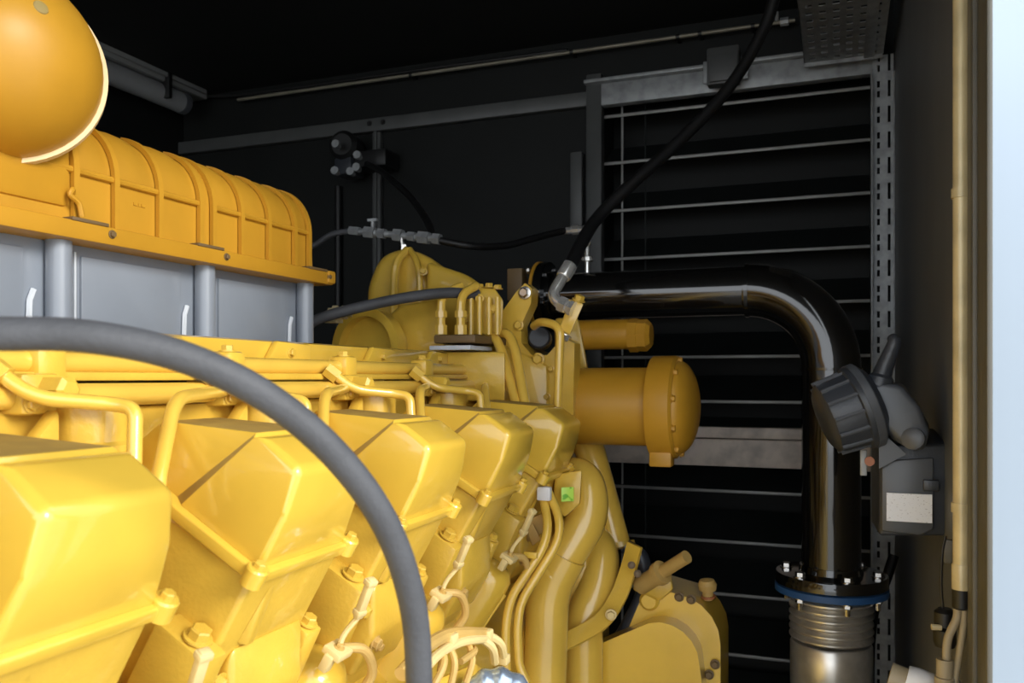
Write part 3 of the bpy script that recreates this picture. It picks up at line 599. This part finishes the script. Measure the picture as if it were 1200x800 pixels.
# ------------------------------------------------------------------ far wall: louvre, rails, trays
lv = thing('air_intake_louvre', 'wide louvre of dark horizontal blades in the far wall', 'louvre', ((LX0+LX1)/2, YF, LZ0))
zs = [.910, .746, .579, .411, .240, .068, -.082, -.228, -.380, -.548, -.723, -.921, -1.10]
for k, zz_ in enumerate(zs):
    zf = Z(zz_)
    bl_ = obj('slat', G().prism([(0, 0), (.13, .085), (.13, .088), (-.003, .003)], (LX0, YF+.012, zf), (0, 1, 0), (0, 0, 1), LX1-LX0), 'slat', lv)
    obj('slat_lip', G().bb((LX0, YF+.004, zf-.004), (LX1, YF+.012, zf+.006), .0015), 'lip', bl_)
for u in (730, 757):
    x = yp(u, 300, YF+.03).x; obj('tie_rod', G().tube([(x, YF+.02, LZ0), (x, YF+.02, LZ1)], .004 if u == 730 else .003, 8), 'lip' if u == 730 else 'slat', lv)
fx0 = yp(688, 200, YF-.03).x; fx1 = yp(706, 200, YF-.03).x
obj('frame_post', G().bb((fx0, YF-.045, LZ0-.08), (fx1, YF+.0, LZ1+.05), .004), 'railm', lv)
tz0, tz1 = Z(.935), Z(1.01)
obj('frame_head', G().bb((fx1, YF-.05, tz0), (LX1+.02, YF-.012, tz1), .003).bb((fx0, YF-.075, tz1), (LX1+.02, YF-.01, tz1+.012), .002), 'galv', lv)
obj('frame_stile', G().bb((LX1-.0, YF-.02, LZ0), (LX1+.008, YF+.01, LZ1), .001), 'galv', lv)
tag(obj('mounting_strip', G().bb(yp(668, 272, 2.86), yp(685, 180, 2.895), .003), 'railm'), 'short grey upright strip beside the louvre frame post', 'strip')
be = thing('cross_beam', 'pale aluminium beam across the louvre behind the domed canister', 'beam', (-.3, 2.85, Z(-.28)))
bz1 = yp(860, 501, 2.83).z; bz0 = yp(860, 547, 2.83).z; bzm = yp(860, 515, 2.83).z
obj('beam_web', G().bb((LX0+.01, 2.835, bz0), (LX1-.0, 2.875, bzm), .003), 'beam', be)
obj('beam_ledge', G().bb((LX0+.01, 2.845, bzm+.003), (LX1-.0, 2.885, bz1), .003), 'beam', be)
obj('beam_bracket', G().bb((LX0-.0, 2.82, bz0-.02), (LX0+.02, 2.9, bz1+.02), .002), 'galv', be)
ra = thing('wall_rail', 'long grey horizontal rail along the dark far wall', 'rail', (-1.7, 2.88, Z(.975)))
obj('rail_bar', G().bb((XL, 2.865, Z(.945)), (fx0, 2.90, Z(.995)), .003), 'railm', ra)
for u in (433, 449): bolt((yp(u, 146, 2.865).x, 2.865, Z(.975)), (0, -1, 0), .008, ra, 'rubber')
xx = yp(440, 250, 2.87).x
tag(obj('wall_strut', G().bb((xx-.018, 2.875, .0), (xx+.018, 2.90, Z(.944)), .004).bb((xx-.005, 2.868, .0), (xx+.005, 2.876, Z(.944))), 'railm'), 'thin grey upright strut on the far wall under the pump unit', 'strut')
xx = yp(394, 250, 2.87).x
tag(obj('black_conduit', G().tube([(xx, 2.885, 0), (xx, 2.885, Z(.75))], .014, 12), 'rubber'), 'black upright conduit on the far wall beside the thin strut', 'conduit')
cr = thing('ceiling_conduit', 'thin pale conduit running along the top of the far wall', 'conduit', (-.8, 2.86, Z(1.12)))
za, zb_ = Z(1.135), Z(1.135)
obj('conduit_pipe', G().tube([(-2.3, 2.855, za), (-.135, 2.855, zb_)], .0065, 12), 'conduitm', cr)
for u in (480, 668, 792, 818, 880):
    x = yp(u, 50, 2.855).x; obj('clip', G().ring(.0095, .006, .012, (x, 2.855, za), (1, 0, 0), 14).bb((x, 2.86, za-.006), (x+.012, 2.90, za+.006)), 'rubber', cr)
x = yp(922, 25, 2.855).x; obj('end_fitting', G().lathe([(.014, 0), (.014, .025)], (x-.02, 2.855, za), (1, 0, 0), 8).tube([(x-.03, 2.855, za), (x-.03, 2.855, za+.035)], .006, 8), 'galv', cr)
jb = thing('junction_plate', 'grey junction box on the louvre head behind the hanging black hose', 'box', yp(848, 100, 2.82))
obj('box_body', G().bb(yp(828, 100, 2.77), yp(868, 57, 2.815), .006), 'railm', jb)
obj('box_lid', G().bb(yp(831, 96, 2.76), yp(865, 61, 2.77), .003), 'railm', jb)
obj('box_base', G().bb(yp(824, 98, 2.816), yp(877, 66, 2.822), .002), 'galv', jb)
# perforated cable tray under the ceiling
tr = thing('cable_tray', 'perforated galvanised cable tray under the ceiling above the louvre', 'cable tray', (.02, 2.5, Z(.965)))
tx0, tx1, tzb = -.105, .118, Z(.975)
obj('tray_bottom', G().plate((tx0, 2.0, tzb), (1, 0, 0), (0, 1, 0), tx1-tx0, .80, .002, lambda i, j: (i % 2 == 1) and (j % 3 == 1), 13, 48), 'galv', tr)
for x, s in ((tx0, 1), (tx1, -1)):
    obj('tray_side', G().plate((x, 2.0, tzb), (0, 1, 0), (0, 0, 1), .80, .06, .002, lambda i, j: j == 2 and i % 3 == 1, 60, 5), 'galv', tr)
obj('tray_end', G().plate((tx0, 2.802, tzb-.012), (1, 0, 0), (0, 0, 1), tx1-tx0, .075, .002, lambda i, j: i % 2 == 1 and j in (2, 4), 13, 7), 'galv', tr)
obj('tray_splice', G().bb((tx0+.17, 2.2, tzb-.008), (tx0+.2, 2.80, tzb-.002), .001), 'galv', tr)
for x in (tx0+.02, tx1-.02): obj('tray_hanger', G().tube([(x, 2.4, tzb), (x, 2.4, ZC)], .005, 8), 'galv', tr)
# slotted upright in the corner
sx0, sx1 = .092, .150
su = thing('slotted_upright', 'tall slotted steel upright in the corner beside the louvre', 'upright', (.12, 2.84, 0))
xs = [0, .012, .020, .030, .042, .050, .058]
ys_ = []; z_ = 0.0
while z_ < Z(.93):
    ys_ += [z_, z_+.014, z_+.034, z_+.044, z_+.064]; z_ += .078
obj('slotted_face', G().plate((sx0, 2.835, .0), (1, 0, 0), (0, 0, 1), .058, 1, .003, lambda i, j: (i == 1 and j % 5 in (1, 3)) or (i == 4 and j % 5 in (1, 2, 3)), xs, ys_), 'galv', su)
obj('return_lip', G().bb((sx0-.006, 2.80, 0), (sx0, 2.86, Z(.93)), .001), 'galv', su)
obj('side_lip', G().bb((.150, 2.83, 0), (.1545, 2.87, Z(.93)), .001), 'galv', su)
tag(obj('black_pipe_cable', G().tube(spline([(.155-.015, 2.62, Z(-.50)), (.12, 2.60, Z(-.56)), (.085, 2.58, Z(-.66)), (.075, 2.6, Z(-.85)), (.09, 2.7, Z(-1.2))], 6), .014, 12), 'rubber'), 'short black cable bending past the slotted upright beside the steel bellows', 'cable')
# fluorescent light on the ceiling
lf = thing('ceiling_lamp', 'unlit twin fluorescent batten lamp on the dark ceiling', 'lamp', (-2.5, 2.3, ZC))
obj('lamp_housing', G().bb((-2.545, 1.35, ZC-.035), (-2.46, 2.86, ZC), .004), 'lampb', lf)
obj('lamp_lid_rib', G().bb((-2.455, 1.35, ZC-.020), (-2.445, 2.84, ZC-.002), .002), 'lampb', lf)
obj('diffuser', G().tube([(-2.50, 1.38, ZC-.075), (-2.50, 2.74, ZC-.075)], .042, 18), 'lamp', lf)
obj('diffuser_end', G().lathe([(.044, 0), (.044, .03), (.03, .04)], (-2.50, 2.74, ZC-.075), (0, 1, 0), 18), 'plugl', lf)
obj('lamp_clip', G().bb((-2.56, 2.62, ZC-.10), (-2.44, 2.64, ZC), .004), 'rubber', lf)
tag(obj('lamp_cable', G().tube(spline([(-2.47, 2.86, ZC-.02), (-2.3, 2.875, ZC-.03), (-2.0, 2.88, ZC-.03), (-1.5, 2.88, ZC-.03), (-.9, 2.88, ZC-.035)], 6), .006, 8), 'rubber'), 'thin black cable along the top of the far wall from the lamp', 'cable')

# ------------------------------------------------------------------ right wall: socket with plug, conduit
sk = thing('power_socket', 'charcoal wall power socket with printed white label on the grey wall', 'socket', yp(1075, 630, 1.55))
q = lambda u, v, Y: yp(u, v, Y)
obj('socket_box', G().hull([q(1031, 520, 1.52), q(1112, 520, 1.52), q(1112, 628, 1.52), q(1030, 628, 1.52)]+[V((.150, 1.62, q(1112, 520, 1.52).z+.02)), V((.150, 1.62, q(1112, 628, 1.52).z)), V((.05, 1.62, q(1112, 520, 1.52).z+.02)), V((.05, 1.62, q(1112, 628, 1.52).z))], .006, 3), 'plug', sk)
obj('face_plate', G().hull([q(u, v, Y) for u, v in ((1033, 540), (1094, 536), (1094, 570), (1094, 620), (1078, 627), (1033, 622)) for Y in (1.508, 1.522)], .003), 'plugl', sk)
obj('label_plate', G().bb(q(1039, 610, 1.502), q(1092, 579, 1.508)), 'label', sk)
obj('hinge_tab', G().bb(q(1082, 575, 1.500), q(1100, 562, 1.51), .002), 'plug', sk)
obj('hook_plate', G().prism([(p.x, p.z) for p in (q(1030, 516, 1.50), q(1030, 549, 1.50), q(1062, 532, 1.50), q(1040, 512, 1.50))], (0, 1.506, 0), (1, 0, 0), (0, 0, 1), .008, .001), 'plugl', sk)
obj('steel_tag', G().bb(q(1008, 557, 1.55), q(1016, 527, 1.553), .001), 'galv', sk)
obj('copper_dot', G().lathe([(.008, 0), (.008, .006)], q(1019, 540, 1.54), (0, -1, 0), 12), 'copper', sk)
pg = thing('power_plug', 'round ribbed charcoal plug fitted into the wall socket', 'plug', q(1000, 530, 1.46))
pa = q(1037, 466, 1.50); pbv = V((-.092, -.022, -.036)); Lp = pbv.length
obj('plug_collar', G().lathe([(.056, .0), (.068, .010), (.069, .028), (.067, .032), (.062, .034), (.060, .040)], pa+pbv*.18, pbv, 36), 'plug', pg)
obj('plug_ring', G().ring(.0705, .061, .012, pa+pbv*.30, pbv, 36), 'plugl', pg)
ob_ = obj('plug_cap', G().lathe([(.063, 0), (.060, .045), (.056, .056), (.046, .062), (.02, .064)], pa+pbv*.40, pbv, 36), 'plug', pg)
e1, e2, a = frame_of(pbv)
for k in range(14):
    an = k*2*math.pi/14; dd = e1*math.cos(an)+e2*math.sin(an); p0 = pa+pbv*.40+a*.008+dd*.0625
    obj('grip_rib', G().tube([p0, p0+a*.048-dd*.003], .0035, 6), 'plugl', ob_)
ld = obj('socket_lid', G().hull([q(u, v, Y) for u, v, Y in ((1020, 452, 1.45), (1034, 448, 1.45), (1056, 452, 1.45), (1078, 476, 1.45), (1089, 508, 1.45), (1084, 526, 1.45), (1070, 529, 1.45), (1056, 518, 1.45), (1030, 494, 1.45), (1022, 450, 1.52), (1058, 448, 1.52), (1090, 500, 1.52), (1084, 526, 1.52), (1045, 515, 1.52))], .012, 4), 'plugl', sk)
obj('lid_pivot', G().lathe([(.017, 0), (.017, .008), (.013, .010)], q(1071, 514, 1.452), (-.3, -1, .1), 20), 'plugl', sk)
obj('lid_lever', G().tube(spline([q(1030, 452, 1.47), q(1036, 432, 1.47), q(1044, 412, 1.47), (q(1048, 400, 1.47)), q(1044, 394, 1.475)], 6), [.020, .020, .0195, .019, .0145, .014, .0135, .013, .013, .0125, .012, .012, .0115, .011, .0108, .0105, .0105, .010, .010, .010, .0095, .009, .0085, .008, .006], 16), 'plug', sk)
cd_ = thing('wall_conduit', 'yellowed metal conduit pipe running down the wall beside the door frame', 'conduit', (.13, 1.2, Z(-.26)))
YQ = 1.215; cxq = yp(1126.5, 400, YQ).x; rq_ = .0098; zlow = yp(1126, 690, YQ).z
obj('conduit_pipe', G().tube([(cxq, YQ, zlow), (cxq, YQ, ZC)], rq_, 18), 'brass', cd_)
obj('end_ferrule', G().lathe([(.0112, 0), (.0112, .03), (.0105, .032)], (cxq, YQ, zlow), (0, 0, 1), 18).lathe([(.005, 0), (.005, .008)], (cxq+.011, YQ-.004, zlow+.021), (1, -.5, 0), 8), 'brass', cd_)
obj('rubber_sleeve', G().lathe([(.0108, 0), (.0108, -.023), (.009, -.025)], (cxq, YQ, zlow), (0, 0, 1), 18), 'rubber', cd_)
for v in (232, 600):
    zc_ = yp(1126, v, YQ).z; obj('saddle_clip', G().ring(.0118, .0095, .012, (cxq, YQ, zc_), (0, 0, 1), 18).bb((cxq, YQ+.004, zc_), (XR, YQ+.012, zc_+.012)), 'brass', cd_)
zs_ = zlow-.024
obj('cable_tail', G().tube(spline([(cxq-.004, YQ, zs_), yp(1121, 725, YQ), yp(1111, 748, YQ), yp(1109, 775, YQ), yp(1108, 830, YQ)], 6), .0052, 12), 'cable', cd_)
obj('cable_tail', G().tube(spline([(cxq+.003, YQ, zs_), yp(1129, 730, YQ), yp(1125, 760, YQ), yp(1119, 800, YQ), yp(1116, 840, YQ)], 6), .0042, 12), 'cable', cd_)
obj('tail_gland', G().lathe([(.010, 0), (.010, -.022), (.012, -.023), (.012, -.05)], yp(1107, 772, YQ), (0, 0, 1), 12), 'cable', cd_)
lk = thing('cable_gland', 'small black cable gland hanging on a thin wire beside the conduit', 'gland', yp(1106, 760, 1.25))
obj('gland_body', G().lathe([(.012, 0), (.014, .006), (.014, .022), (.008, .025), (.013, .027), (.013, .045), (.008, .05)], yp(1107, 757, 1.25), (0, 0, 1), 14), 'rubber', lk)
obj('gland_screw', G().lathe([(.004, 0), (.004, .012)], yp(1103, 735, 1.24), (-1, -.2, 0), 8), 'brass', lk)
obj('gland_wire', G().tube(spline([yp(1106, 722, 1.25), yp(1103, 690, 1.25), yp(1104, 650, 1.25), yp(1108, 628, 1.25)], 5), .002, 8), 'rubber', lk)
tag(obj('wall_switch_plate', G().bb(yp(1106, 660, 1.29), yp(1126, 632, 1.30), .002), 'frame'), 'small beige plate on the wall behind the conduit pipe', 'plate')
wc = thing('white_connector', 'pale plastic connector lying low beside the conduit cables', 'connector', yp(1080, 830, 1.3))
obj('connector_body', G().lathe([(.024, 0), (.026, .012), (.026, .05), (.018, .06)], yp(1060, 800, 1.26), V((.9, -.1, -.25)), 24), 'pale', wc)
obj('connector_collar', G().lathe([(.020, -.02), (.020, 0)], yp(1060, 800, 1.26), V((.9, -.1, -.25)), 24), 'cable', wc)
obj('connector_tail', G().bb(yp(1108, 845, 1.25), yp(1128, 795, 1.28), .006), 'pale', wc)
